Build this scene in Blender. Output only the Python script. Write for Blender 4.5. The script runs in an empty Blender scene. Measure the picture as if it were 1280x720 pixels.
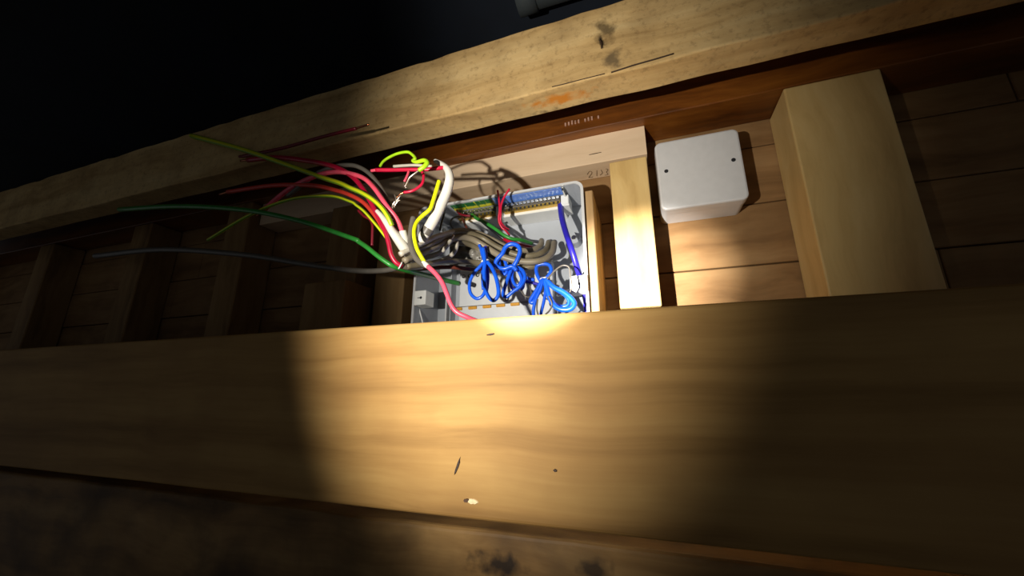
import bpy, bmesh, math, random
from mathutils import Vector, Matrix, noise

random.seed(7)
SC = bpy.context.scene
COL = SC.collection

# ------------------------------------------------------------------ camera
CAM = Vector((0.0, 0.0, 1.6))
AX = Vector((.9459, -.0848, -.3131))      # world X in (right, down, forward)
AY = Vector((.3244, .2473, .9130))
AZ = Vector((0.0, -.9652, .2615))
F = 480.0
cd = bpy.data.cameras.new('camera'); cam = bpy.data.objects.new('camera', cd); COL.objects.link(cam)
cd.sensor_width = 36; cd.lens = 36 * F / 1280; cd.clip_start = .01
right = Vector((AX.x, AY.x, AZ.x)); down = Vector((AX.y, AY.y, AZ.y)); fwd = Vector((AX.z, AY.z, AZ.z))
m = Matrix((right, -down, -fwd)).transposed().to_4x4(); m.translation = CAM
cam.matrix_world = m
SC.camera = cam


def at(px, py, Y):
    """point of the place at depth Y (distance from the camera towards the wall)"""
    c = Vector((px - 640, py - 360, F))
    d = Vector((c.dot(AX), c.dot(AY), c.dot(AZ)))
    t = Y / d.y
    return CAM + d * t


def pxs(px, py, Y):
    c = Vector((px - 640, py - 360, F))
    return Y / c.dot(AY)


# ------------------------------------------------------------------ world, torch, exposure
w = bpy.data.worlds.new('world'); SC.world = w; w.use_nodes = True
bg = w.node_tree.nodes['Background']
bg.inputs[0].default_value = (.92, .96, 1.0, 1); bg.inputs[1].default_value = .078
SC.view_settings.view_transform = 'Standard'; SC.view_settings.look = 'None'
SC.view_settings.exposure = 0.0; SC.view_settings.gamma = 1.0
SC.view_settings.use_curve_mapping = False


def spot(name, loc, target, power, deg, blend, color, radius=.006, scale=(1, 1)):
    ld = bpy.data.lights.new(name, 'SPOT'); ld.energy = power; ld.spot_size = math.radians(deg)
    ld.spot_blend = blend; ld.color = color; ld.shadow_soft_size = radius
    o = bpy.data.objects.new(name, ld); COL.objects.link(o)
    o.location = loc
    o.rotation_euler = (Vector(target) - Vector(loc)).to_track_quat('-Z', 'Y').to_euler()
    o.scale = (scale[0], scale[1], 1)
    return o


TORCH = CAM + Vector((-.31, -.14, .03))
spot('torch_spill', TORCH, TORCH + Vector((.185, 1.0, .37)), 45, 96, 1.0, (1.0, .95, .85), .008, (.54, 1.0))
spot('torch_core', TORCH, at(800, 346, .80), 260, 18, 1.0, (1.0, .96, .90), .008)

# ------------------------------------------------------------------ materials
MATS = {}


def new_mat(name):
    m = bpy.data.materials.new(name); m.use_nodes = True
    MATS[name] = m
    return m, m.node_tree, m.node_tree.nodes['Principled BSDF']


def rgb(r, g, b):
    f = lambda v: (v / 255 / 12.92) if v / 255 <= .04045 else ((v / 255 + .055) / 1.055) ** 2.4
    return (f(r), f(g), f(b), 1)


def plain(name, col, rough=.45, metal=0.0, var=.12, scale=60, bump=0.0, coat=0.0, trans=0.0):
    m, nt, p = new_mat(name)
    N = nt.nodes; L = nt.links
    g = N.new('ShaderNodeNewGeometry')
    n = N.new('ShaderNodeTexNoise'); n.inputs['Scale'].default_value = scale; n.inputs['Detail'].default_value = 3
    L.new(g.outputs['Position'], n.inputs['Vector'])
    r = N.new('ShaderNodeValToRGB')
    c = col
    r.color_ramp.elements[0].position = .3; r.color_ramp.elements[1].position = .7
    r.color_ramp.elements[0].color = (c[0] * (1 - var), c[1] * (1 - var), c[2] * (1 - var), 1)
    r.color_ramp.elements[1].color = (min(1, c[0] * (1 + var)), min(1, c[1] * (1 + var)), min(1, c[2] * (1 + var)), 1)
    L.new(n.outputs['Fac'], r.inputs['Fac']); L.new(r.outputs['Color'], p.inputs['Base Color'])
    p.inputs['Roughness'].default_value = rough; p.inputs['Metallic'].default_value = metal
    p.inputs['Coat Weight'].default_value = coat
    p.inputs['Transmission Weight'].default_value = trans
    if bump:
        b = N.new('ShaderNodeBump'); b.inputs['Strength'].default_value = bump; b.inputs['Distance'].default_value = .002
        L.new(n.outputs['Fac'], b.inputs['Height']); L.new(b.outputs['Normal'], p.inputs['Normal'])
    return m


def wood(name, dark, mid, light, axis='X', grain=1.0, rough=.55, bump=.25, stains=(), blotch=None, spec=.3, speck=None, warp=1.6):
    """timber with grain along one axis; stains = (centre, radii, colour, strength)"""
    m, nt, p = new_mat(name)
    N = nt.nodes; L = nt.links
    g = N.new('ShaderNodeNewGeometry')
    mp = N.new('ShaderNodeMapping')
    lo = 1.3 * grain; hi = 34 * grain
    mp.inputs['Scale'].default_value = {'X': (lo, hi, hi), 'Z': (hi, hi, lo), 'Y': (hi, lo, hi)}[axis]
    L.new(g.outputs['Position'], mp.inputs['Vector'])
    # slow warp so the grain wanders
    n0 = N.new('ShaderNodeTexNoise'); n0.inputs['Scale'].default_value = 3.5; n0.inputs['Detail'].default_value = 2
    L.new(g.outputs['Position'], n0.inputs['Vector'])
    va = N.new('ShaderNodeVectorMath'); va.operation = 'MULTIPLY_ADD'
    L.new(n0.outputs['Color'], va.inputs[0]); va.inputs[1].default_value = (warp, warp, warp)
    L.new(mp.outputs['Vector'], va.inputs[2])
    n1 = N.new('ShaderNodeTexNoise'); n1.inputs['Scale'].default_value = 1.0; n1.inputs['Detail'].default_value = 6
    n1.inputs['Roughness'].default_value = .62
    L.new(va.outputs[0], n1.inputs['Vector'])
    r = N.new('ShaderNodeValToRGB'); cr = r.color_ramp
    cr.elements[0].position = .28; cr.elements[0].color = dark
    cr.elements[1].position = .72; cr.elements[1].color = light
    e = cr.elements.new(.48); e.color = mid
    L.new(n1.outputs['Fac'], r.inputs['Fac'])
    col = r.outputs['Color']

    def mix(a, b, fac, mode='MIX'):
        x = N.new('ShaderNodeMix'); x.data_type = 'RGBA'; x.blend_type = mode
        if hasattr(fac, 'links'):
            L.new(fac, x.inputs[0])
        else:
            x.inputs[0].default_value = fac
        L.new(a, x.inputs[6])
        if hasattr(b, 'links'):
            L.new(b, x.inputs[7])
        else:
            x.inputs[7].default_value = b
        return x.outputs[2]

    if blotch:
        nb = N.new('ShaderNodeTexNoise'); nb.inputs['Scale'].default_value = blotch[1]; nb.inputs['Detail'].default_value = 4
        L.new(g.outputs['Position'], nb.inputs['Vector'])
        rb = N.new('ShaderNodeValToRGB'); rb.color_ramp.elements[0].position = .42; rb.color_ramp.elements[1].position = .75
        L.new(nb.outputs['Fac'], rb.inputs['Fac'])
        mu = N.new('ShaderNodeMath'); mu.operation = 'MULTIPLY'; mu.inputs[1].default_value = blotch[2]
        L.new(rb.outputs['Color'], mu.inputs[0])
        col = mix(col, blotch[0], mu.outputs[0])
    if speck:
        nb = N.new('ShaderNodeTexNoise'); nb.inputs['Scale'].default_value = speck[1]; nb.inputs['Detail'].default_value = 5
        nb.inputs['Roughness'].default_value = .7
        L.new(g.outputs['Position'], nb.inputs['Vector'])
        rb = N.new('ShaderNodeValToRGB'); rb.color_ramp.elements[0].position = .52; rb.color_ramp.elements[1].position = .68
        L.new(nb.outputs['Fac'], rb.inputs['Fac'])
        mu = N.new('ShaderNodeMath'); mu.operation = 'MULTIPLY'; mu.inputs[1].default_value = speck[2]
        L.new(rb.outputs['Color'], mu.inputs[0])
        col = mix(col, speck[0], mu.outputs[0])
    nd = N.new('ShaderNodeTexNoise'); nd.inputs['Scale'].default_value = 55; nd.inputs['Detail'].default_value = 5
    L.new(g.outputs['Position'], nd.inputs['Vector'])
    for (c, rad, scol, st) in stains:
        sb = N.new('ShaderNodeVectorMath'); sb.operation = 'SUBTRACT'; sb.inputs[1].default_value = c
        L.new(g.outputs['Position'], sb.inputs[0])
        dv = N.new('ShaderNodeVectorMath'); dv.operation = 'DIVIDE'; dv.inputs[1].default_value = rad
        L.new(sb.outputs[0], dv.inputs[0])
        ln = N.new('ShaderNodeVectorMath'); ln.operation = 'LENGTH'; L.new(dv.outputs[0], ln.inputs[0])
        ad = N.new('ShaderNodeMath'); ad.operation = 'MULTIPLY_ADD'; ad.inputs[1].default_value = 2.6
        L.new(nd.outputs['Fac'], ad.inputs[0]); L.new(ln.outputs['Value'], ad.inputs[2])
        rs = N.new('ShaderNodeMapRange'); rs.inputs['From Min'].default_value = 1.55; rs.inputs['From Max'].default_value = 2.35
        rs.inputs['To Min'].default_value = st; rs.inputs['To Max'].default_value = 0
        L.new(ad.outputs[0], rs.inputs['Value'])
        col = mix(col, scol, rs.outputs[0])
    L.new(col, p.inputs['Base Color'])
    p.inputs['Roughness'].default_value = rough
    p.inputs['Specular IOR Level'].default_value = spec
    b = N.new('ShaderNodeBump'); b.inputs['Strength'].default_value = bump; b.inputs['Distance'].default_value = .002
    L.new(n1.outputs['Fac'], b.inputs['Height'])
    b2 = N.new('ShaderNodeBump'); b2.inputs['Strength'].default_value = bump * .8; b2.inputs['Distance'].default_value = .0015
    L.new(nd.outputs['Fac'], b2.inputs['Height']); L.new(b.outputs['Normal'], b2.inputs['Normal'])
    L.new(b2.outputs['Normal'], p.inputs['Normal'])
    return m


def vary(m, amount=.25):
    """per-object tone, for boards that share one material"""
    nt = m.node_tree; N = nt.nodes; L = nt.links; p = N['Principled BSDF']
    src = p.inputs['Base Color'].links[0].from_socket
    oi = N.new('ShaderNodeObjectInfo')
    mr = N.new('ShaderNodeMapRange'); mr.inputs['To Min'].default_value = 1 - amount; mr.inputs['To Max'].default_value = 1 + amount
    L.new(oi.outputs['Random'], mr.inputs['Value'])
    vm = N.new('ShaderNodeVectorMath'); vm.operation = 'SCALE'
    L.new(src, vm.inputs[0]); L.new(mr.outputs[0], vm.inputs['Scale'])
    L.new(vm.outputs[0], p.inputs['Base Color'])


plank_m = wood('plank_pine', rgb(132, 98, 52), rgb(164, 126, 72), rgb(184, 147, 88), 'X', .75, .62, .12, spec=.18,
               blotch=(rgb(130, 94, 54), 7, .5), warp=.9)
low_m = wood('low_beam_wood', rgb(78, 54, 26), rgb(132, 98, 54), rgb(168, 132, 80), 'X', .55, .6, .3,
             blotch=(rgb(40, 26, 14), 9, .7),
             stains=[(at(622, 707, .49), (.035, .05, .016), rgb(24, 14, 8), .9),
                     (at(745, 712, .49), (.022, .05, .012), rgb(30, 18, 10), .8)])
beam_m = wood('rough_beam_wood', rgb(160, 126, 78), rgb(198, 164, 110), rgb(216, 186, 132), 'X', .6, .8, .5, spec=.15,
              blotch=(rgb(120, 92, 58), 14, .4), speck=(rgb(100, 76, 50), 75, .4),
              stains=[(at(756, 38, .60), (.022, .05, .035), rgb(64, 50, 32), .75),
                      (at(766, 74, .60), (.024, .05, .026), rgb(96, 80, 58), .85),
                      (at(752, 52, .60), (.005, .05, .016), rgb(24, 18, 12), 1),
                      (at(700, 124, .63), (.062, .016, .03), rgb(200, 122, 34), .9),
                      (at(684, 145, .655), (.03, .008, .02), rgb(70, 52, 34), .8),
                      (at(787, 94, .635), (.016, .012, .02), rgb(96, 76, 48), .7)])
brown_m = wood('brown_stained_wood', rgb(70, 36, 10), rgb(112, 62, 18), rgb(146, 88, 30), 'X', .6, .38, .25, spec=.5)
pale_m = wood('pale_board_wood', rgb(204, 174, 138), rgb(220, 192, 158), rgb(230, 204, 172), 'X', .5, .6, .1, spec=.2)
wall_m = wood('wall_board_wood', rgb(104, 76, 46), rgb(140, 106, 68), rgb(164, 130, 88), 'X', .5, .7, .25, spec=.15,
              blotch=(rgb(92, 66, 40), 8, .45))
vary(wall_m, .12)
stud_m = wood('stud_pine', rgb(184, 148, 90), rgb(208, 174, 112), rgb(222, 192, 132), 'Z', .5, .5, .08, spec=.35)
post_m = wood('post_wood', rgb(108, 80, 48), rgb(142, 110, 70), rgb(166, 134, 90), 'Z', .5, .7, .2, spec=.15)
batten_m = wood('batten_wood', rgb(150, 118, 78), rgb(176, 142, 98), rgb(192, 160, 116), 'Z', .6, .6, .1, spec=.2)
knot_m = plain('knot_wood', rgb(74, 44, 18), .6, var=.3, scale=200)
chip_m = plain('raw_wood_chip', rgb(226, 204, 160), .7, var=.15, scale=300)
scratch_m = plain('dark_scratch', rgb(52, 32, 14), .7)
pencil_m = plain('pencil_mark', rgb(118, 96, 70), .8)
stamp_m = plain('pale_stamp_ink', rgb(176, 136, 116), .7, var=.4, scale=220)

encl_m = plain('grey_enclosure_plastic', rgb(172, 176, 182), .38, var=.03, scale=25)
lip_m = plain('white_enclosure_rim', rgb(206, 206, 206), .35, var=.02)
plate_m = plain('pale_grey_plate', rgb(206, 208, 210), .4, var=.03)
white_m = plain('white_plastic', rgb(226, 226, 222), .4, var=.03)
jbox_m = plain('junction_box_plastic', rgb(206, 204, 202), .45, var=.03)
metal_m = plain('zinc_screw', rgb(190, 188, 180), .25, 1.0, var=.15, scale=400)
brass_m = plain('brass_terminal', rgb(196, 160, 70), .32, 1.0, var=.2, scale=300)
copper_m = plain('bare_copper', rgb(206, 130, 92), .3, 1.0, var=.2, scale=300)
tin_m = plain('tinned_copper', rgb(214, 196, 182), .3, .9, var=.15, scale=300)
dark_m = plain('dark_slot', rgb(30, 30, 34), .6)
amber_m = plain('amber_marker_plastic', rgb(206, 146, 40), .5, var=.15, scale=220)
void_m = plain('void_dark_ceiling', rgb(14, 22, 34), .85, var=.4, scale=4)  # darkness of the unlit void overhead, put into the ceiling colour
pipe_m = plain('dark_grey_pipe', rgb(66, 72, 74), .6, var=.1, scale=12)
floor_m = plain('dusty_concrete', rgb(92, 84, 74), .9, var=.25, scale=14, bump=.3)

red_m = plain('red_insulation', rgb(196, 22, 58), .35, coat=.2)
crim_m = plain('crimson_insulation', rgb(176, 16, 52), .35, coat=.2)
dkred_m = plain('dark_red_insulation', rgb(120, 18, 34), .4)
pink_m = plain('pink_insulation', rgb(236, 84, 106), .38, coat=.1)
orange_m = plain('orange_red_insulation', rgb(206, 58, 44), .4)
green_m = plain('green_insulation', rgb(44, 132, 48), .38, coat=.1)
blue_m = plain('blue_insulation', rgb(22, 92, 226), .3, coat=.3)
indigo_m = plain('indigo_sheath', rgb(44, 36, 172), .38)
black_m = plain('black_insulation', rgb(24, 24, 28), .35)
gry_m = plain('grey_sheath', rgb(132, 121, 101), .42, var=.15, scale=40)
gry2_m = plain('taupe_sheath', rgb(112, 102, 80), .42, var=.18, scale=40)
lgry_m = plain('pale_grey_sheath', rgb(186, 178, 162), .42, var=.12, scale=40)
dgry_m = plain('dark_grey_sheath', rgb(96, 90, 82), .42, var=.12)
wsh_m = plain('off_white_sheath', rgb(214, 208, 196), .42, var=.08, scale=50)
brn_m = plain('brown_insulation', rgb(110, 52, 38), .42)
bag_m = plain('clear_grey_film', rgb(118, 114, 106), .35, var=.1, coat=.1)


def striped(name, a, b, scale):
    """two-colour earth insulation: the stripe winds round the core"""
    m, nt, p = new_mat(name); N = nt.nodes; L = nt.links
    uv = N.new('ShaderNodeUVMap'); uv.uv_map = 'tube'
    wv = N.new('ShaderNodeTexWave'); wv.inputs['Scale'].default_value = scale; wv.bands_direction = 'Y'
    L.new(uv.outputs['UV'], wv.inputs['Vector'])
    r = N.new('ShaderNodeValToRGB'); r.color_ramp.elements[0].color = a; r.color_ramp.elements[1].color = b
    r.color_ramp.elements[0].position = .40; r.color_ramp.elements[1].position = .56
    L.new(wv.outputs['Fac'], r.inputs['Fac']); L.new(r.outputs['Color'], p.inputs['Base Color'])
    p.inputs['Roughness'].default_value = .35
    return m


yg_m = striped('yellow_green_insulation', rgb(206, 212, 26), rgb(120, 168, 30), .32)
yel_m = plain('bright_yellow_insulation', rgb(218, 222, 20), .35, coat=.1)
lime_m = plain('lime_insulation', rgb(170, 216, 32), .35)


def label_mat(name, base, mark, sx, sy, thr):
    m, nt, p = new_mat(name); N = nt.nodes; L = nt.links
    tc = N.new('ShaderNodeTexCoord'); mp = N.new('ShaderNodeMapping')
    mp.inputs['Scale'].default_value = (sx, sy, 1)
    L.new(tc.outputs['Object'], mp.inputs['Vector'])
    n = N.new('ShaderNodeTexNoise'); n.inputs['Scale'].default_value = 1; n.inputs['Detail'].default_value = 1
    L.new(mp.outputs['Vector'], n.inputs['Vector'])
    r = N.new('ShaderNodeValToRGB'); r.color_ramp.elements[0].color = base; r.color_ramp.elements[1].color = mark
    r.color_ramp.elements[0].position = thr; r.color_ramp.elements[1].position = thr + .1
    L.new(n.outputs['Fac'], r.inputs['Fac']); L.new(r.outputs['Color'], p.inputs['Base Color'])
    p.inputs['Roughness'].default_value = .4
    return m


greenlab_m = label_mat('green_label_print', rgb(20, 104, 48), rgb(190, 190, 30), 160, 20, .58)
yellowlab_m = label_mat('yellow_label_print', rgb(206, 200, 40), rgb(90, 130, 40), 120, 30, .55)
bluelab_m = label_mat('blue_label_print', rgb(92, 140, 232), rgb(170, 200, 246), 150, 60, .6)


# ------------------------------------------------------------------ mesh helpers
def tag(o, label=None, cat=None, group=None, kind=None):
    if label: o['label'] = label
    if cat: o['category'] = cat
    if group: o['group'] = group
    if kind: o['kind'] = kind
    return o


def empty(name, loc):
    o = bpy.data.objects.new(name, None); COL.objects.link(o); o.location = loc
    o.empty_display_size = .02
    return o


def base_of(verts):
    xs = [v[0] for v in verts]; ys = [v[1] for v in verts]; zs = [v[2] for v in verts]
    return Vector(((min(xs) + max(xs)) / 2, (min(ys) + max(ys)) / 2, min(zs)))


def wloc(o):
    p = Vector(o.location)
    while o.parent:
        o = o.parent; p += Vector(o.location)
    return p


def link(name, verts, faces, mat, parent=None, smooth=False, uvs=None, own_origin=True):
    loc = base_of(verts)
    me = bpy.data.meshes.new(name)
    me.from_pydata([tuple(Vector(v) - loc) for v in verts], [], faces)
    if uvs:
        l = me.uv_layers.new(name='tube')
        for i, u in enumerate(uvs): l.data[i].uv = u
    me.materials.append(mat)
    if smooth:
        for p in me.polygons: p.use_smooth = True
    me.update()
    o = bpy.data.objects.new(name, me); COL.objects.link(o)
    if parent:
        o.parent = parent; o.location = loc - wloc(parent)
    else:
        o.location = loc
    return o


def bm_out(bm):
    bm.verts.ensure_lookup_table(); bm.verts.index_update()
    v = [x.co.copy() for x in bm.verts]; f = [[q.index for q in p.verts] for p in bm.faces]
    bm.free()
    return v, f


def box_vf(a, b, bev=0.0, seg=2):
    bm = bmesh.new(); bmesh.ops.create_cube(bm, size=1)
    a = Vector(a); b = Vector(b); c = (a + b) / 2; s = b - a
    for v in bm.verts: v.co = Vector((c.x + v.co.x * s.x, c.y + v.co.y * s.y, c.z + v.co.z * s.z))
    if bev:
        bmesh.ops.bevel(bm, geom=bm.edges[:], offset=bev, segments=seg, affect='EDGES', profile=.5)
    return bm_out(bm)


def box(name, a, b, mat, parent=None, bev=0.0, seg=2):
    v, f = box_vf(a, b, bev, seg)
    return link(name, v, f, mat, parent)


def rel(x, y, z):                       # camera-relative metres to world
    return CAM + Vector((x, y, z))


def rbox(name, x0, x1, y0, y1, z0, z1, mat, parent=None, bev=0.0, seg=2):
    return box(name, rel(x0, y0, z0), rel(x1, y1, z1), mat, parent, bev, seg)


def timber(name, x0, x1, y0, y1, z0, z1, mat, parent=None, n=60, r=.004, rough=.002, wane=0.0, tilt=0.0, seed=0):
    """long timber along X: rounded section swept along its length with small unevenness"""
    sec = []
    cy, cz = (y0 + y1) / 2, (z0 + z1) / 2
    hy, hz = (y1 - y0) / 2, (z1 - z0) / 2
    for (sy, sz, a0) in ((1, 1, 0), (-1, 1, 90), (-1, -1, 180), (1, -1, 270)):
        for k in range(4):
            a = math.radians(a0 + 30 * k)
            sec.append((cy + sy * (hy - r) + r * math.cos(a), cz + sz * (hz - r) + r * math.sin(a)))
        # extra points on the long faces
        if (sy, sz) == (-1, 1):
            for k in range(1, 6): sec.append((cy - hy, cz + (hz - r) * (1 - k / 3)))
    V, Fc = [], []
    ns = len(sec)
    for i in range(n + 1):
        x = x0 + (x1 - x0) * i / n
        for (y, z) in sec:
            q = noise.noise_vector(Vector((x * 9 + seed, y * 22, z * 22))) * rough
            dz = 0
            if wane and z > cz + hz - 2 * r:
                dz = -wane * max(0, noise.noise(Vector((x * 14 + seed, 3, 1))) + .1)
            V.append(rel(x + q.x * .3, y + q.y, z + q.z + dz + tilt * (x - (x0 + x1) / 2)))
    for i in range(n):
        for k in range(ns):
            a = i * ns + k; b = i * ns + (k + 1) % ns
            Fc.append([a, a + ns, b + ns, b])
    Fc.append(list(range(ns))); Fc.append([n * ns + k for k in reversed(range(ns))])
    return link(name, V, Fc, mat, parent)


def catmull(P, R, sub=8):
    out, rr = [], []
    n = len(P)
    for i in range(n - 1):
        p0 = P[i - 1] if i else P[0] * 2 - P[1]
        p1, p2 = P[i], P[i + 1]
        p3 = P[i + 2] if i + 2 < n else P[-1] * 2 - P[-2]
        for k in range(sub):
            t = k / sub
            out.append(.5 * ((2 * p1) + (p2 - p0) * t + (2 * p0 - 5 * p1 + 4 * p2 - p3) * t * t + (3 * p1 - p0 - 3 * p2 + p3) * t ** 3))
            rr.append(R[i] + (R[i + 1] - R[i]) * t)
    out.append(P[-1]); rr.append(R[-1])
    return out, rr


def tube_vf(P, R, sides=10, sub=8, smooth=True):
    if smooth: P, R = catmull(P, R, sub)
    V, Fc, UV = [], [], []
    t0 = (P[1] - P[0]).normalized()
    up = Vector((0, 0, 1)) if abs(t0.z) < .9 else Vector((1, 0, 0))
    nrm = t0.cross(up).normalized()
    L = [0.0]
    for i, p in enumerate(P):
        if i == 0: t = (P[1] - P[0])
        elif i == len(P) - 1: t = P[-1] - P[-2]
        else: t = P[i + 1] - P[i - 1]
        t.normalize()
        nrm = (nrm - t * nrm.dot(t))
        if nrm.length < 1e-6: nrm = t.orthogonal()
        nrm.normalize()
        bn = t.cross(nrm)
        if i: L.append(L[-1] + (p - P[i - 1]).length)
        for k in range(sides):
            a = 2 * math.pi * k / sides
            V.append(p + (nrm * math.cos(a) + bn * math.sin(a)) * R[i])
    for i in range(len(P) - 1):
        for k in range(sides):
            a = i * sides + k; b = i * sides + (k + 1) % sides
            Fc.append([a, b, b + sides, a + sides])
            u0, u1 = L[i] * 120, L[i + 1] * 120
            v0, v1 = 3.0 * k / sides, 3.0 * (k + 1) / sides
            UV += [(u0 + v0, v0), (u0 + v1, v1), (u1 + v1, v1), (u1 + v0, v0)]
    Fc.append(list(reversed(range(sides)))); UV += [(0, 0)] * sides
    Fc.append([(len(P) - 1) * sides + k for k in range(sides)]); UV += [(0, 0)] * sides
    return V, Fc, UV


def pts(seq, r):
    """(x, y, depth[, radius]) in photo measure -> points and radii in metres"""
    P, R = [], []
    for q in seq:
        P.append(at(q[0], q[1], q[2])); rr = q[3] if len(q) > 3 else r
        R.append(rr * pxs(q[0], q[1], q[2]))
    return P, R


def wire(name, seq, r, mat, parent=None, sides=10, sub=7):
    P, R = pts(seq, r)
    V, Fc, UV = tube_vf(P, R, sides, sub)
    return link(name, V, Fc, mat, parent, True, UV)


def tagged_wire(name, seq, r, mat, label, cat='wire', group=None, tip=None, tip_mat=None, tail=None, sides=10):
    """a single core: one mesh, or insulation + bare tip under an Empty"""
    if not tip and not tail:
        return tag(wire(name, seq, r, mat, None, sides), label, cat, group)
    P, _ = pts(seq, r)
    root = empty(name, P[0]); tag(root, label, cat, group)
    wire('insulation', seq, r, mat, root, sides)
    for t in (tip, tail):
        if t: wire('bare_tip', t[0], t[1], tip_mat or copper_m, root, 8, 4)
    return root


def cyl(name, c, axis, r, h, mat, parent=None, sides=16, bev=.15):
    c = Vector(c); axis = Vector(axis).normalized()
    P = [c, c + axis * h * (1 - bev), c + axis * h]
    V, Fc, UV = tube_vf([c, c + axis * h * .5, c + axis * h * (1 - bev), c + axis * h], [r, r, r, r * (1 - bev)], sides, smooth=False)
    return link(name, V, Fc, mat, parent)


# ================================================================== THE SETTING
fl = box('floor', Vector((-4.5, -1.6, -.05)), Vector((2.0, 1.2, 0)), floor_m); tag(fl, 'dusty concrete floor below the timber framing', kind='structure')
ce = rbox('ceiling', -4.5, 2.0, -1.6, 1.2, 1.02, 1.06, void_m); tag(ce, 'ceiling painted near-black navy for the unlit void above the beams', kind='structure')

# back wall: backing sheet with a board cladding
wb = rbox('wall_back', -4.5, 2.0, .925, .95, -1.6, 1.02, post_m)
tag(wb, 'brown timber boarded wall behind the enclosure', kind='structure')
edges = [-.30, -.16, -.02, .12, .261, .401, .541, .681, .82, .96]
rj = random.Random(3)
for i in range(len(edges) - 1):
    z0, z1 = edges[i], edges[i + 1]
    x = -4.5 + rj.uniform(0, .6)
    xs = [-4.5] + [v for v in (-3.4 + rj.uniform(-.4, .4), -1.6 + rj.uniform(-.3, .3), .55 + rj.uniform(-.2, .2))] + [2.0]
    for a, b in zip(xs, xs[1:]):
        d = rj.uniform(0, .003)
        rbox('board', a + .001, b - .001, .90 + d, .925, z0 + .0015, z1 - .0015, wall_m, wb, .0015, 1)

# ================================================================== TIMBERS
# wide front plank
pk = empty('front_plank', rel(-.4, .4425, -.131))
tag(pk, 'wide smooth honey pine plank across the front of the enclosure', 'plank')
timber('board', -2.6, 1.3, .42, .465, -.1315, .0862, plank_m, pk, n=90, r=.0045, rough=.0006, seed=2)


def disc_on_front(name, px, py, Y, rx, rz, mat, parent, ang=0.0, th=.0012, seed=1):
    """thin irregular inlay on a face that looks towards -Y"""
    c = at(px, py, Y); V, n = [], 14
    rd = random.Random(seed)
    for k in range(n):
        a = 2 * math.pi * k / n; q = 1 + rd.uniform(-.2, .2)
        x, z = rx * q * math.cos(a), rz * q * math.sin(a)
        V.append(c + Vector((x * math.cos(ang) - z * math.sin(ang), -th, x * math.sin(ang) + z * math.cos(ang))))
    V2 = [v + Vector((0, th * 1.5, 0)) + (v - c) * .25 for v in V]
    Fc = [list(range(n))] + [[k, k + n, (k + 1) % n + n, (k + 1) % n] for k in range(n)]
    return link(name, V + V2, Fc, mat, parent)


disc_on_front('knot', 572, 583, .42, .0012, .0085, scratch_m, pk, -.35, seed=2)
disc_on_front('nail_hole', 694, 588, .42, .0018, .0012, scratch_m, pk, 0, seed=3)
disc_on_front('dent', 614, 418, .42, .0045, .0012, scratch_m, pk, .1, seed=4)
disc_on_front('wood_chip', 591, 627, .42, .0055, .0022, chip_m, pk, -.1, seed=5)
disc_on_front('dent', 583, 625.5, .42, .0028, .0018, knot_m, pk, .2, seed=6)

lo = timber('lower_beam', -2.6, 1.3, .49, .58, -.46, -.163, low_m, None, n=70, r=.006, rough=.003, seed=9)
tag(lo, 'dark knotty rough beam running below the front plank', 'beam')

# rough beam overhead, its underside in view
tb = empty('roof_beam', rel(-.3, .63, .558))
timber('beam_body', -3.2, 1.6, .60, .661, .558, .7215, beam_m, tb, n=260, r=.0035, rough=.0022, wane=.006, seed=4)
tag(tb, 'pale rough sawn beam with orange resin patch, high above the enclosure', 'beam')

for seq, r in (([(764, 90.5), (778, 86), (792, 81.5), (806, 77.5), (822, 73), (842, 67)], .9), ([(690, 108.5), (705, 105), (722, 100.5), (740, 96), (756, 92)], .55),
               ([(750, 50), (752, 55), (752, 60)], 1.1)):
    wire('crack', [(x, y, .5988) for x, y in seq], r, scratch_m, tb, 6, 4)

bb = empty('stained_beam', rel(-.5, .84, .6036))
tag(bb, 'reddish brown stained beam tucked behind the rough roof beam', 'beam')
timber('beam_body', -4.0, 1.6, .80, .90, .6036, .78, brown_m, bb, n=60, r=.003, rough=.0012, seed=12)
# illegible pale stamp along its face: short ink strokes
rs = random.Random(11)
bar = []
for k in range(11):
    px = 706 + k * 4.1
    py = 157.5 - (px - 706) * .235
    h = rs.uniform(3.2, 5.2)
    if k in (5, 9): continue
    a = at(px, py, .798); b = at(px + 1.7, py - h, .798)
    V, Fc = box_vf((a.x, .7975, a.z), (b.x, .8005, b.z))
    link('stamp_stroke', V, Fc, stamp_m, bb)

pb = empty('pale_board', rel(-.4, .86, .53))
tag(pb, 'pale planed board fixed flat above the grey enclosure', 'board')
timber('board', -1.16, .0434, .83, .90, .529, .612, pale_m, pb, n=40, r=.002, rough=.0006, seed=21)
disc_on_front('scratch', 744, 192, .83, .012, .0006, scratch_m, pb, .02, seed=8)

# pencil figures under the pale board
pn = empty('pencil_figures', rel(-.06, .86, .528)); tag(pn, 'faint pencil scribble on the underside of the pale board', 'writing')
for (seq) in ([(734, 218), (737, 214), (740, 216), (736, 222), (741, 221)], [(746, 213), (746, 220)], [(751, 212), (753, 216), (750, 219)],
              [(757, 211), (760, 212), (758, 215), (760, 218), (756, 219)]):
    P = []
    for x, y in seq:                       # on the underside of the pale board
        d = at(x, y, 1.0) - CAM; P.append(CAM + d * (.5283 / d.z))
    V, Fc, UV = tube_vf(P, [.0007] * len(P), 6, 3); link('pencil_stroke', V, Fc, pencil_m, pn, True)

# upright stud beside the enclosure
st = rbox('timber_stud', -.0403, .0400, .80, .90, .165, .5045, stud_m, None, .0025, 2)
tag(st, 'short pale pine stud, brightly lit, between enclosure and white junction box', 'stud')
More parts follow.
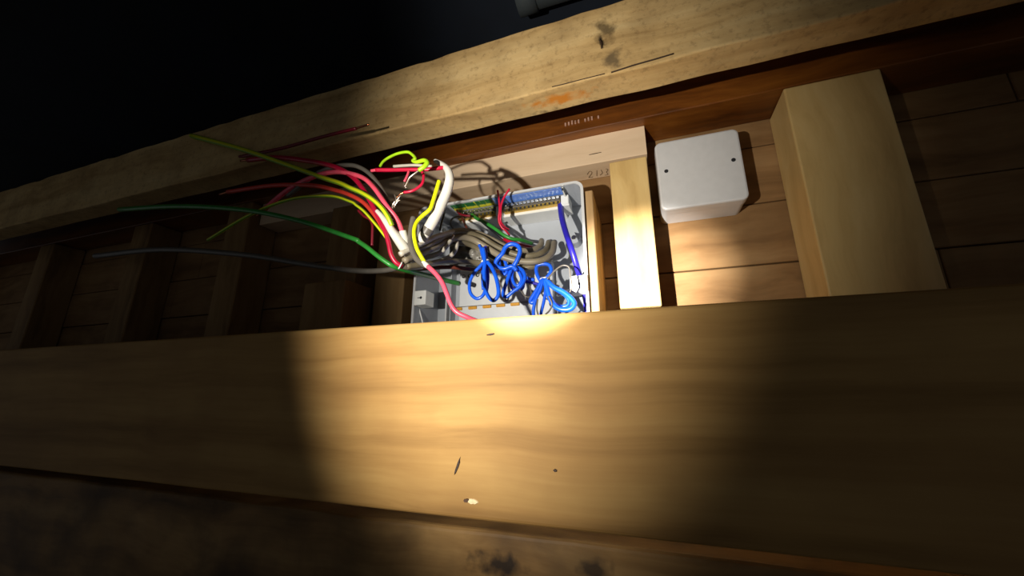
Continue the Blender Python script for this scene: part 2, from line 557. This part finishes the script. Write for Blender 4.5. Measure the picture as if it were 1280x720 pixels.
# batten hugging the enclosure side
bt = rbox('side_batten', -.0915, -.0745, .731, .90, -.05, .405, batten_m, None, .0015, 1)
tag(bt, 'thin tan batten pressed against the right side of the enclosure', 'batten')
# further uprights of the framing to both sides
s2 = rbox('timber_stud', .315, .475, .80, .90, -.40, .602, stud_m, None, .003, 2)
tag(s2, 'wide full height pine stud beyond the white junction box', 'stud')
cr_ = rbox('ledger_strip', -.03, .31, .86, .90, .125, .160, batten_m, None, .002, 1)
tag(cr_, 'narrow horizontal strip under the short pale stud', 'batten')

p1 = rbox('timber_post', -.655, -.565, .80, .90, -.4, .43, post_m, None, .003, 2)
tag(p1, 'brown wall post standing left of the grey enclosure', 'post')
p1b = rbox('timber_post', -.845, -.735, .815, .90, -.4, .53, post_m, None, .003, 2)
tag(p1b, 'taller brown wall post behind the green wire', 'post')
blk = rbox('timber_block', -.80, -.672, .715, .815, -.2, .265, post_m, None, .002, 1)
tag(blk, 'boxy brown timber block fixed in front of the taller post', 'block')
for i, (x, lab) in enumerate(((-1.22, 'dim wall post next after the boxy timber block'), (-1.72, 'dim wall post second after the boxy timber block'),
                              (-2.35, 'dim wall post third after the boxy timber block'), (-3.1, 'dim wall post farthest along the boarded wall'))):
    o = rbox('timber_post', x - .05, x + .05, .80, .90, -.4, .602, post_m, None, .003, 1)
    tag(o, lab, 'post')

# dark pipe above the roof beam
pr = empty('vent_pipe', at(650, 10, .70)); tag(pr, 'dark grey round pipe in the gloom above the roof beam', 'pipe')
A = at(645, -20, .70); B = A + Vector((.85, .04, .03))
V, Fc, UV = tube_vf([A, A.lerp(B, .3), A.lerp(B, .6), B], [.066] * 4, 28, smooth=False); link('pipe_body', V, Fc, pipe_m, pr, True)
dv = (B - A).normalized()
V, Fc, UV = tube_vf([A - dv * .002, A + dv * .02, A + dv * .045], [.072] * 3, 28, smooth=False); link('pipe_collar', V, Fc, pipe_m, pr, True)

# ================================================================== WHITE JUNCTION BOX
jb = empty('junction_box', rel(.1435, .86, .378)); tag(jb, 'blank white plastic junction box with rounded corners beside the stud', 'junction box')


def round_rect(x0, x1, z0, z1, r, k=6):
    out = []
    for (cx, cz, a0) in ((x1 - r, z1 - r, 0), (x0 + r, z1 - r, 90), (x0 + r, z0 + r, 180), (x1 - r, z0 + r, 270)):
        for i in range(k + 1):
            a = math.radians(a0 + 90 * i / k); out.append((cx + r * math.cos(a), cz + r * math.sin(a)))
    return out


def rr_slab(name, x0, x1, z0, z1, r, y0, y1, mat, parent, bev=.003):
    """rounded-corner slab facing -Y"""
    rings = [(y1, 0), (y0 + bev, 0), (y0 + bev * .3, bev * .3), (y0, bev)]
    V, Fc = [], []
    n = None
    for (y, ins) in rings:
        ring = round_rect(x0 + ins, x1 - ins, z0 + ins, z1 - ins, max(.0005, r - ins)); n = len(ring)
        V += [rel(x, y, z) for x, z in ring]
    for i in range(len(rings) - 1):
        for k in range(n):
            a = i * n + k; b = i * n + (k + 1) % n
            Fc.append([a, a + n, b + n, b])
    Fc.append([(len(rings) - 1) * n + k for k in range(n)][::-1]); Fc.append(list(range(n)))
    return link(name, V, Fc, mat, parent)


rr_slab('body', .0615, .2265, .3795, .5435, .012, .845, .90, jbox_m, jb)
rr_slab('lid', .0600, .2280, .378, .545, .013, .82, .845, jbox_m, jb, .004)
for (x, z) in ((.0785, .470), (.2100, .470)):
    s = cyl('lid_screw', rel(x, .8215, z), (0, -1, 0), .0042, .003, dark_m, jb)

# ================================================================== GREY ENCLOSURE
EN = empty('grey_enclosure', rel(-.288, .83, .05))
tag(EN, 'open grey plastic wiring enclosure packed with cables and terminal bars', 'enclosure')
X0, X1, Z0, Z1 = -.4825, -.0930, .055, .4255
YF, YB = .72, .83
wt = .0045


def shell(name, x0, x1, z0, z1, r, yf, yb, t, mat, parent):
    outer = round_rect(x0, x1, z0, z1, r); inner = round_rect(x0 + t, x1 - t, z0 + t, z1 - t, r - t * .6)
    n = len(outer); V, Fc = [], []
    for ring, y in ((outer, yb), (outer, yf), (inner, yf), (inner, yb - .004)):
        V += [rel(x, y, z) for x, z in ring]
    for i in range(3):
        for k in range(n):
            a = i * n + k; b = i * n + (k + 1) % n
            Fc.append([a, a + n, b + n, b])
    Fc.append([3 * n + k for k in range(n)][::-1]); Fc.append([k for k in range(n)])
    return link(name, V, Fc, mat, parent)


shell('body', X0, X1, Z0, Z1, .018, YF + .004, YB, wt, encl_m, EN)
# rim
outer = round_rect(X0 - .001, X1 + .001, Z0 - .001, Z1 + .001, .019); inner = round_rect(X0 + wt, X1 - wt, Z0 + wt, Z1 - wt, .0153)
n = len(outer); V, Fc = [], []
for ring, y in ((outer, YF + .010), (outer, YF + .0008), (inner, YF), (inner, YF + .0045)):
    V += [rel(x, y, z) for x, z in ring]
for i in range(3):
    for k in range(n):
        a = i * n + k; b = i * n + (k + 1) % n
        Fc.append([a, a + n, b + n, b])
link('rim', V, Fc, lip_m, EN)
# wooden pad carrying it on the wall
pad = rbox('backing_pad', X0 + .03, X1 - .012, YB + .0005, .90, Z0 + .03, Z1 - .03, post_m, None, .002, 1)
tag(pad, 'timber pad between the grey enclosure and the wall', 'board')

# cover fixing lugs left and right
for (xa, xb) in ((-.4765, -.4465), (-.1268, -.0925)):
    lug = rbox('fixing_lug', xa, xb, .7155, .752, .1855, .2185, white_m, EN, .0018, 2)
    cx = (xa + xb) / 2 + (.003 if xa < -.3 else .001)
    cyl('lug_screw', rel(cx, .7160, .2015), (0, -1, 0), .0030, .0012, dark_m, lug, 12)
    if xa < -.3:
        v, f = box_vf(rel(cx - .0085, .7148, .2008), rel(cx, .7160, .2024)); link('lug_slot', v, f, dark_m, lug)
rbox('cover_rail', -.158, -.1268, .738, .748, .1875, .1985, white_m, EN, .001, 1)
# corner bosses
for (x, z) in ((-.1275, .331), (-.455, .395), (-.455, .09), (-.1275, .09)):
    bs = cyl('corner_boss', rel(x, .826, z), (0, -1, 0), .0135, .030, encl_m, EN, 24, .06)
    cyl('boss_screw', rel(x, .7965, z), (0, -1, 0), .0055, .003, metal_m, bs, 14)
# pale inner plate with holes and amber markers
plate = rbox('mounting_plate', -.408, -.180, .800, .826, .075, .285, plate_m, EN, .002, 1)
for (px, py) in ((579.5, 345.5), (587, 345), (597, 344)):
    c = at(px, py, .7995)
    cyl('plate_hole', c, (0, -1, 0), .0046, .0006, dark_m, plate, 14)
    cyl('hole_bush', c + Vector((.0008, -.0003, .0006)), (0, -1, 0), .0026, .0009, plate_m, plate, 12)
for (px, py) in ((573, 386.5), (591, 385), (609, 383.5), (626, 382), (644, 380.5)):
    c = at(px, py, .7995)
    v, f = box_vf(c + Vector((-.0105, -.004, -.0034)), c + Vector((.0105, .001, .0034)), .0012, 1); link('amber_marker', v, f, amber_m, plate)
c0 = at(565, 384.5, .7995); c1 = at(662, 376.6, .7995)
v, f = box_vf((c0.x, c0.y - .0012, c0.z - .0008), (c1.x, c0.y + .001, c0.z + .0006)); link('marker_groove', v, f, dgry_m, plate)
# vertical ribs on the inner left side
rbox('side_rib', -.441, -.4375, .795, .826, .06, .215, lip_m, EN, .0008, 1)
rbox('side_rib', -.432, -.4295, .80, .826, .06, .30, encl_m, EN, .0008, 1)
# labels lying against the top inner wall
zt = Z1 - wt - .0006
rbox('green_label', -.402, -.300, .7255, .7420, zt - .0008, zt, greenlab_m, EN)
rbox('yellow_label', -.402, -.300, .7422, .7540, zt - .0008, zt, yellowlab_m, EN)
rbox('blue_label', -.2955, -.140, .7255, .7560, zt - .0008, zt, bluelab_m, EN)


def terminal_bar(x0, x1, name):
    root = rbox(name, x0 - .004, x1 + .004, .772, .826, .394, .4195, white_m, EN, .001, 1)
    rbox('brass_bar', x0, x1, .757, .772, .4000, .4066, brass_m, root, .0008, 1)
    rbox('clamp_bar', x0, x1, .759, .772, .4074, .4190, dgry_m, root, .0008, 1)
    n = int((x1 - x0) / .0094)
    for k in range(n):
        x = x0 + (x1 - x0) * (k + .5) / n
        cyl('terminal_screw', rel(x, .7585, .4135), (0, -1, 0), .0039, .005, metal_m, root, 10)
        cyl('terminal_hole', rel(x, .7572, .4030), (0, -1, 0), .0027, .0006, dark_m, root, 10)
    return root


terminal_bar(-.398, -.303, 'earth_terminal_bar')
terminal_bar(-.282, -.148, 'neutral_terminal_bar')
eb = rbox('terminal_end_block', -.1465, -.1290, .756, .80, .392, .4185, white_m, EN, .0025, 2)
rbox('end_block_foot', -.1400, -.1270, .750, .80, .3885, .393, white_m, eb, .001, 1)
rbox('end_block', -.300, -.286, .757, .80, .394, .4185, white_m, EN, .002, 1)
rbox('top_clip', -.1375, -.1335, .726, .754, .412, .4205, metal_m, EN, .0008, 1)

# thin white cord hanging from the left lug
tagged_wire('hanging_string', [(523, 381, .745), (525, 390, .745), (528, 402, .75), (530, 415, .755)], .95, white_m, 'thin white cord dangling under the small white lug', 'string')

# ================================================================== CABLES INSIDE AND IN FRONT OF THE ENCLOSURE
tagged_wire('indigo_cable', [(700.5, 254, .768), (701, 262, .755), (703, 275, .735), (708, 293, .722), (715, 313, .715), (721, 333, .725), (725, 346, .745), (728, 356, .756), (731, 369, .745), (733, 380, .742), (733, 396, .742), (733, 410, .75)], 3.7, indigo_m,
            'thick indigo blue cable dropping from the terminal bar behind the right lug', 'cable', sides=14)

# sheathed grey cables, each turning back at its right end
GC = [
    ([(505, 326, .56), (530, 316, .60), (556, 303, .64), (574, 297, .66), (590, 299, .67), (606, 308, .67), (628, 321, .67), (655, 327, .68), (678, 325, .69), (690, 316, .71), (693, 303, .74)], 4.0, gry_m, 'grey sheathed cable making the outermost turn of the bundle'),
    ([(512, 316, .57), (538, 305, .61), (562, 293, .65), (582, 291, .67), (602, 297, .68), (622, 309, .685), (648, 319, .69), (668, 319, .70), (682, 313, .72), (686, 303, .75)], 3.8, gry2_m, 'taupe sheathed cable making the second turn of the bundle'),
    ([(520, 309, .58), (545, 298, .63), (570, 289, .67), (592, 290, .69), (612, 298, .70), (632, 308, .71), (652, 313, .715), (667, 312, .73), (676, 306, .75), (677, 301, .77)], 3.6, gry_m, 'grey sheathed cable making the innermost turn of the bundle'),
    ([(508, 333, .57), (535, 330, .61), (562, 327, .65), (590, 328, .68), (620, 331, .69), (650, 335, .70), (672, 331, .71), (688, 324, .74)], 3.8, gry2_m, 'dull taupe cable along the bottom of the bundle'),
    ([(514, 321, .58), (540, 311, .62), (566, 303, .66), (586, 305, .68), (604, 314, .69), (630, 327, .70), (656, 331, .71), (676, 327, .73)], 3.6, gry2_m, 'taupe sheathed cable lying between the bundle turns'),
    ([(500, 318, .55), (524, 306, .58), (546, 296, .62), (566, 291, .655), (584, 294, .68)], 3.4, lgry_m, 'pale grey sheathed cable stub crossing above the bundle'),
]
for seq, r, mt, lab in GC:
    seq = [(x, y, Y - .065 * max(0.0, min(1.0, (605 - x) / 70))) for x, y, Y in seq]   # bundle comes forward out of the box
    tagged_wire('sheathed_cable', seq, r, mt, lab, 'cable', sides=12)
tagged_wire('sheathed_cable', [(506, 334, .54), (526, 331, .57), (542, 328, .59), (558, 323, .61), (568, 315, .62), (571, 304, .625), (569, 296, .64)], 2.8, lgry_m,
            'pale grey cable curling up in a hook over the bundle', 'cable', tip=([(569, 296, .64), (568, 292, .645)], 1.5), tip_mat=tin_m)
tagged_wire('sheathed_cable', [(510, 327, .545), (532, 322, .57), (548, 317, .585), (556, 310, .59), (563, 300, .60)], 3.2, lgry_m,
            'pale grey cable with frayed bright end inside the hook', 'cable', tip=([(563, 300, .60), (567, 294, .605)], 1.6), tip_mat=tin_m)
tagged_wire('sheathed_cable', [(516, 337, .57), (540, 335, .60), (565, 334, .63), (590, 337, .66), (606, 338, .69), (625, 340, .74)], 2.6, brn_m,
            'brown cable slanting low under the bundle', 'cable')
# crumpled film wrapped below the bundle
V, Fc = [], []
nu, nv = 16, 9
for i in range(nu + 1):
    for j in range(nv + 1):
        px = 562 + 46 * i / nu; py = 306 + 27 * j / nv + 4 * (i / nu) * (1 - j / nv)
        q = noise.noise(Vector((i * .55, j * .6, 2.2)))
        V.append(at(px, py, .685 + .018 * q - .012 * math.sin(math.pi * j / nv)))
for i in range(nu):
    for j in range(nv):
        a = i * (nv + 1) + j; Fc.append([a, a + 1, a + nv + 2, a + nv + 1])
fo = link('plastic_film', V, Fc, bag_m, None, True)
sm = fo.modifiers.new('s', 'SOLIDIFY'); sm.thickness = .0012
tag(fo, 'crumpled shiny grey plastic film under the cable bundle', 'film')

# cores inside the enclosure
tagged_wire('core_wire', [(580, 271.5, .757), (572, 271, .72), (566, 273, .70), (563, 278, .69), (565, 284, .69), (571, 290, .69)], 1.25, black_m, 'thin black core curling in a C by the green label', 'wire', sides=8)
tagged_wire('core_wire', [(556, 261, .73), (555, 268, .70), (552, 278, .68), (550, 288, .67)], 1.3, black_m, 'thin black core hanging beside the thick off-white cable', 'wire', sides=8)
tagged_wire('core_wire', [(575, 268, .757), (579, 275, .73), (583, 284, .70), (590, 291, .69), (600, 298, .69), (612, 305, .70)], 1.5, brn_m, 'thin brown core running down onto the grey bundle', 'wire', sides=8)
tagged_wire('core_wire', [(570, 260, .757), (573, 266, .735), (580, 269, .72), (588, 270, .72)], 1.4, dkred_m, 'short dark red core beneath the yellow label end', 'wire', sides=8)
tagged_wire('core_wire', [(590, 268, .757), (596, 273, .735), (606, 278, .715), (619, 286, .71), (630, 294, .71), (640, 298.5, .715), (652, 300, .73), (665, 304, .765)], 2.2, green_m, 'green core sloping across from the terminal bar inside the enclosure', 'wire')
tagged_wire('core_wire', [(594, 270, .757), (605, 279, .73), (617, 289, .715), (632, 300, .72), (646, 306, .745)], 1.8, black_m, 'black core running just under the green core', 'wire')
tagged_wire('core_wire', [(630, 299, .715), (640, 303, .71), (652, 306, .72), (668, 310, .745)], 1.9, crim_m, 'red core lying in the turn of the grey bundle', 'wire')
tagged_wire('core_wire', [(626, 297, .72), (640, 306, .72), (655, 310, .735), (666, 313, .75)], 1.5, dkred_m, 'dark red core beneath the red core in the bundle turn', 'wire')
for seq, lab in (([(622, 238, .70), (624, 252, .70), (624.5, 262, .70), (623.5, 275, .705), (627, 284, .71), (632, 288, .715), (637, 294, .73)], 'thin red core, straight arm of the V before the blue label'),
                 ([(637, 236, .695), (630, 247, .697), (626.5, 257, .699), (626, 268, .70), (626, 277, .705), (631, 284, .72), (636, 287, .73)], 'thin red core, slanting arm of the V before the blue label')):
    tagged_wire('core_wire', seq, 1.35, red_m, lab, 'wire', sides=8)

# blue hanks
BL = .68


def hank(label, loops, tie, r=2.0):
    root = empty('wire_hank', at(tie[0], tie[1], BL)); tag(root, label, 'wire hank')
    for seq, rr, mt in loops:
        wire('wire_loop', seq, rr * 1.12, mt, root, 10, 7)
    # tie: small torus of white nylon round the neck
    c = at(tie[0], tie[1], tie[2] if len(tie) > 2 else BL); V, Fc = [], []
    R, q, nu, nv = tie[3] * pxs(tie[0], tie[1], BL), 1.3 * pxs(tie[0], tie[1], BL), 18, 8
    for i in range(nu):
        a = 2 * math.pi * i / nu
        for j in range(nv):
            b = 2 * math.pi * j / nv
            V.append(c + Vector(((R + q * math.cos(b)) * math.cos(a), (R * .7 + q * math.cos(b)) * math.sin(a), q * 1.2 * math.sin(b) + .12 * R * math.cos(a))))
    for i in range(nu):
        for j in range(nv):
            Fc.append([i * nv + j, ((i + 1) % nu) * nv + j, ((i + 1) % nu) * nv + (j + 1) % nv, i * nv + (j + 1) % nv])
    link('cable_tie', V, Fc, white_m, root, True)
    return root


def lay(seq, Y, dy=0.0):
    n = len(seq)
    return [(x, y, Y + dy * math.sin(math.pi * i / (n - 1))) for i, (x, y) in enumerate(seq)]


hank('blue wire hank hanging lowest in two teardrop loops', [
    (lay([(601, 309), (603, 318), (605, 326), (600, 333), (592, 342), (587, 354), (588, 366), (595, 373), (602, 371), (606, 364), (607, 350), (606, 336), (606, 326)], 0.652, -.01), 1.9, blue_m),
    (lay([(604, 310), (606, 326), (605, 340), (606, 355), (609, 368), (616, 375.5), (622, 371), (623, 362), (620, 347), (615, 335), (609, 327)], 0.645, -.008), 2.2, blue_m),
    (lay([(607, 308), (608, 326), (610, 345), (609, 360), (607, 368)], 0.655), 1.7, indigo_m),
    (lay([(599, 306), (603, 316), (604, 326), (603, 345), (604, 362)], 0.660), 1.7, blue_m)], (606.5, 326.5, .648, 4.0))
hank('blue wire hank with an upright arch over the grey bundle', [
    (lay([(646, 338), (640, 333), (630, 336), (620, 332), (621, 325), (628, 317), (632, 309), (639, 305), (647, 307), (650, 314), (647, 324), (642, 333)], 0.670, -.006), 2.5, blue_m),
    (lay([(626, 318), (624, 328), (627, 339), (631, 343), (634, 336), (631, 326), (628, 318)], 0.675), 1.9, blue_m),
    (lay([(641, 332), (637, 342), (632, 356), (629, 368), (633, 371), (642, 364), (651, 357), (656, 347), (653, 338), (644, 333)], 0.680, -.01), 2.1, blue_m),
    (lay([(642, 333), (640, 345), (643, 355), (648, 357), (652, 349), (648, 339), (642, 333)], 0.685), 1.8, blue_m),
    (lay([(643, 333), (650, 338), (655, 345), (654, 358), (651, 362)], 0.690), 1.8, blue_m),
    (lay([(640, 333), (637, 347), (640, 360), (648, 363)], 0.700), 1.7, indigo_m)], (642, 333.5, .677, 4.2))
hank('blue wire hank with a fat flat loop beside the right lug', [
    (lay([(676, 352), (671, 342), (671, 333), (678, 330), (686, 331), (689, 337), (686, 344), (681, 349)], 0.695), 2.1, blue_m),
    (lay([(679, 347), (674, 357), (668, 367), (663, 376), (666, 378), (672, 368), (679, 350)], 0.690), 2.2, blue_m),
    (lay([(679, 348), (676, 360), (670, 374), (667, 386), (667, 398)], 0.685), 1.9, blue_m),
    (lay([(681, 348), (682, 362), (680, 376), (677, 388), (675, 398)], 0.690), 1.8, blue_m),
    (lay([(682, 349), (692, 359), (704, 365), (714, 373), (718, 380), (713, 386), (703, 387), (694, 383), (688, 374), (684, 362), (681, 350)], 0.680, -.005), 3.0, blue_m),
    (lay([(683, 348), (694, 361), (705, 368), (711, 376), (709, 382), (700, 383), (692, 378), (686, 366), (682, 352)], 0.690), 2.0, blue_m),
    (lay([(668, 350), (660, 348), (655, 344)], 0.700), 2.0, blue_m),
    (lay([(674, 356), (664, 353), (655, 352)], 0.712), 1.8, indigo_m)], (680, 348.5, .692, 4.4))
# thin dark grey loops behind the hanks
for seq, lab in (([(616, 336, .69), (622, 348, .69), (627, 358, .69), (631, 372, .69), (634, 376, .695), (636, 371, .70)], 'thin grey wire loop between the two lower blue hanks'),
                 ([(650, 358, .69), (653, 366, .69), (658, 371, .69), (664, 369, .695), (662, 355, .70)], 'thin grey wire loop under the arched blue hank'),
                 ([(684, 349, .67), (694, 338, .675), (703, 332, .68), (711, 334, .68), (713, 345, .68), (715, 358, .68), (712, 366, .685)], 'thin grey wire rising in an arch beside the right lug'),
                 ([(672, 374, .67), (671, 386, .67), (673, 395, .675)], 'thin black wire straight under the right blue hank'),
                 ([(686, 370, .67), (690, 380, .67), (687, 388, .675), (682, 393, .68)], 'thin black wire curved inside the fat blue loop')):
    tagged_wire('thin_wire', seq, 1.05, dgry_m, lab, 'wire', sides=8)

# ================================================================== LOOSE TAILS LEFT OF THE ENCLOSURE
# thick off-white cable, its end hooking over
ow = empty('off_white_cable', at(534, 288, .52)); tag(ow, 'thick off-white cable standing up with its end hooked over', 'cable')
wire('sheath', [(508, 327, .53, 5), (517, 313, .525, 6), (527, 299, .52, 6.5), (541, 277, .515, 7), (551, 257, .51, 6.6), (558.5, 239, .505, 6.2), (562, 224, .50, 5.6), (560, 213, .50, 4.6), (553, 206, .505, 3.6), (544, 201, .51, 2.6)], 6, wsh_m, ow, 16)
wire('tape_band', [(531.5, 292.5, .5185, 7.6), (534, 288.5, .518, 7.6), (536, 285.2, .5175, 7.6)], 7.6, dgry_m, ow, 16)

tagged_wire('core_wire', [(558, 209, .50), (546, 210.5, .50), (531, 212, .495), (513, 212, .49), (488, 212.5, .485), (470, 212.5, .48)], 2.5, red_m, 'straight red core pointing sideways out of the off-white cable', 'wire', tip=([(470, 212.5, .48), (464, 213.5, .479)], 1.9), tip_mat=pink_m)
tagged_wire('core_wire', [(540, 208, .505), (520, 206.5, .50), (505, 207, .497), (492, 208, .495)], 1.8, lgry_m, 'short pale grey core lying above the straight red core', 'wire')
tagged_wire('core_wire', [(475, 208, .50, 1.6), (479, 202, .495, 1.6), (486, 197, .49, 1.7), (497, 192, .485, 1.7), (509, 190, .48, 1.8), (515, 193, .478, 1.9), (519, 198, .475, 2), (516, 201, .474, 2.0), (521, 202.5, .472, 2.2), (530, 200.5, .47, 2.6), (534, 203.5, .468, 3), (530, 208.5, .466, 3), (523.5, 213, .465, 2.6)], 2, lime_m,
            'lime earth core looping over the straight red core', 'wire', tip=([(523.5, 213, .465), (517, 218, .464), (512, 222, .464), (509, 228, .465), (506, 234, .466)], 1.2), tip_mat=tin_m)
tagged_wire('core_wire', [(527, 213, .49), (529.5, 220, .487), (528, 229, .485), (522, 235, .483), (514, 239, .48), (505, 240.5, .478)], 1.8, red_m, 'thin red core hanging in a loop under the straight red core', 'wire', tip=([(505, 240.5, .478), (500, 243, .477), (496, 247, .476)], 1.0))
tagged_wire('core_wire', [(511, 214, .488), (509, 220, .486), (505.5, 227, .485)], 1.5, pink_m, 'tiny pink core tail hanging below the straight red core', 'wire', tip=([(505.5, 227, .485), (505, 232, .484), (508, 235, .483)], 1.2), tip_mat=tin_m)
tagged_wire('core_wire', [(549, 226, .498), (546, 236, .497), (541.5, 251, .496), (537.5, 261.5, .495), (529, 269, .493), (521.5, 277, .49), (518, 286, .487), (518, 297, .485), (521, 310, .485), (525.5, 319, .487), (531, 328, .49)], 2.6, yel_m, 'bright yellow core bending down beside the thick off-white cable', 'wire')
tagged_wire('dark_sheath', [(517, 272, .50), (514.5, 284, .497), (513, 299, .495), (515, 311, .493), (519.5, 321.5, .492), (526, 328.5, .491), (532.5, 332, .49)], 3.8, dgry_m, 'dark grey sheath curving down to the pink wire', 'cable')
tagged_wire('pink_wire', [(535, 333, .488), (545, 342.5, .486), (553, 353.5, .484), (558.5, 367, .482), (563.5, 380, .482), (571, 390, .484), (585, 397, .49), (600, 403, .50)], 3.0, pink_m, 'pink wire falling from the dark sheath to the plank top', 'wire',
            tip=([(535, 333, .488, 3.4), (532, 330.5, .489, 3.6), (529, 328, .490, 3.2)], 3.2), tip_mat=wsh_m)
tagged_wire('green_wire', [(150, 262, .62), (220, 258, .57), (300, 262, .53), (370, 275, .50), (438, 297, .48), (449, 302.5, .48), (460, 310, .48), (471, 319, .482), (482, 327, .487), (492, 333, .495), (508, 338, .52), (520, 341, .55), (536, 345, .60), (553, 349.5, .66), (574, 354.5, .71)], 3.0, green_m, 'long green wire passing low under the bundle into the enclosure', 'wire')

# fan of cores arching away
tagged_wire('core_wire', [(330, 262, .56), (362, 236, .53), (395, 220, .505), (420, 215, .49), (440, 217.5, .475), (455, 223, .47), (466, 233, .468), (475, 245, .468), (484, 258, .472), (493, 269, .48), (499, 279, .486), (503, 290, .49)], 2.9, pink_m, 'pink core, top of the fan, arching into the white sheath', 'wire', tip=([(330, 262, .56), (322, 270, .565)], 1.4))
tagged_wire('core_wire', [(310, 200, .56), (345, 197, .54), (390, 202, .51), (420, 209, .49), (438, 219, .478), (450, 231, .474), (462, 250, .472), (472, 269, .472), (481, 288, .474), (486, 304, .478), (489, 318, .482), (495, 328, .488), (503, 333, .495)], 3.1, crim_m, 'crimson core dropping into a white rimmed sheath end', 'wire', tip=([(310, 200, .56), (301, 201, .565)], 1.4))
rg = empty('sheath_end', at(499, 332, .491)); tag(rg, 'white rimmed cable sheath end around the crimson core', 'cable')
P0 = at(496.5, 330, .4895); P1 = at(503, 333.2, .4955); ax = (P1 - P0).normalized(); q = pxs(499, 332, .491)
wire('sheath_tail', [(500, 331.8, .494), (512, 334, .515), (526, 333, .55)], 4.0, gry_m, rg, 12)
u = ax.orthogonal().normalized(); w2 = ax.cross(u)
V, Fc = [], []
for i in range(20):
    a = 2 * math.pi * i / 20
    for j in range(6):
        b = 2 * math.pi * j / 6
        V.append(P0.lerp(P1, .6) + (u * math.cos(a) + w2 * math.sin(a)) * q * (4.4 + .9 * math.cos(b)) + ax * q * .9 * math.sin(b))
for i in range(20):
    for j in range(6):
        Fc.append([i * 6 + j, ((i + 1) % 20) * 6 + j, ((i + 1) % 20) * 6 + (j + 1) % 6, i * 6 + (j + 1) % 6])
link('rim', V, Fc, white_m, rg, True)

tagged_wire('core_wire', [(240, 170, .60), (300, 186, .56), (350, 203, .53), (400, 221, .50), (425, 229, .48), (438, 235, .468), (452, 241, .464), (466, 249.5, .462), (477, 259.5, .463), (485, 271, .467), (490, 282, .473)], 3.1, yg_m, 'yellow and green striped core arching over the fan', 'wire')
tagged_wire('core_wire', [(260, 300, .58), (310, 270, .55), (360, 250, .52), (410, 245, .49), (438, 252, .476), (446, 257, .474), (455, 264, .473), (465, 275, .474), (475, 287, .478), (484, 299, .483)], 1.9, yg_m, 'thinner yellow and green core along the lower fan', 'wire')
tagged_wire('core_wire', [(285, 240, .57), (340, 232, .54), (390, 232, .51), (420, 238, .49), (438, 244, .48), (454, 253, .477), (467, 267, .477), (477, 282, .479), (485, 297, .484)], 2.7, orange_m, 'orange red core just above the thinner yellow green core', 'wire', tip=([(285, 240, .57), (275, 243, .575)], 1.3))
tagged_wire('core_wire', [(360, 245, .53), (395, 218, .51), (420, 208, .50), (438, 206.5, .492), (449, 209, .488), (460, 215.5, .485), (469, 225, .484), (477, 236, .484), (485, 251, .485), (490.5, 263, .487), (494, 276, .49), (498, 290, .494)], 2.7, dgry_m, 'dark grey core arching over the pink core', 'wire')
tagged_wire('core_wire', [(448, 263, .487), (455, 270, .487), (462, 274, .487), (465.5, 281, .487), (465.5, 293, .488), (465, 307, .49)], 1.7, dkred_m, 'thin dark red core dangling straight down behind the green wire', 'wire')
ws = empty('white_sheath', at(500, 302, .48)); tag(ws, 'short off-white sheath gathering the fan of cores', 'cable')
wire('sheath', [(471, 263.5, .470, 2.6), (477, 270, .471, 3.2), (484, 279.5, .473, 4.2), (491, 290, .478, 5.2), (500, 302, .488, 6.5), (508, 313, .502, 7), (516, 322, .53, 6)], 5, wsh_m, ws, 14)
wire('sheath', [(503.5, 288.5, .487, 4.6), (505.5, 298, .492, 5.5), (510, 311, .505, 6)], 5, wsh_m, ws, 14)
tagged_wire('core_wire', [(300, 196, .60), (350, 186, .57), (400, 172, .545), (425, 165.5, .53), (445, 160.5, .52)], 2.0, dkred_m, 'stripped red core reaching alone towards the roof beam', 'wire', tip=([(445, 160.5, .52), (453, 158, .518), (461, 155.5, .515)], 1.3))
# frayed strands between the fan and the red loop
fr = empty('frayed_strands', at(494, 250, .476)); tag(fr, 'frayed tinned strands of a cut core above the fan', 'wire')
for seq in ([(490, 262, .478), (491, 256, .477), (494, 251, .476)], [(493, 258, .477), (495, 249, .475), (493, 243, .474)], [(494, 254, .477), (498, 248, .475), (501, 244, .475)], [(492, 260, .478), (497, 252, .476), (500, 250, .476)]):
    wire('strand', seq, 1.0, tin_m, fr, 6, 4)
tagged_wire('core_wire', [(482, 285, .482), (487, 272, .48), (490, 262, .478)], 1.7, lgry_m, 'short pale core under the frayed strands', 'wire')

# cable clips / extra loose grey cables that go away along the wall
tagged_wire('sheathed_cable', [(120, 320, .75), (200, 312, .70), (300, 318, .64), (380, 330, .60), (440, 338, .57), (480, 338, .555), (510, 331, .55)], 3.4, dgry_m, 'dark grey cable coming along the posts to the bundle', 'cable')
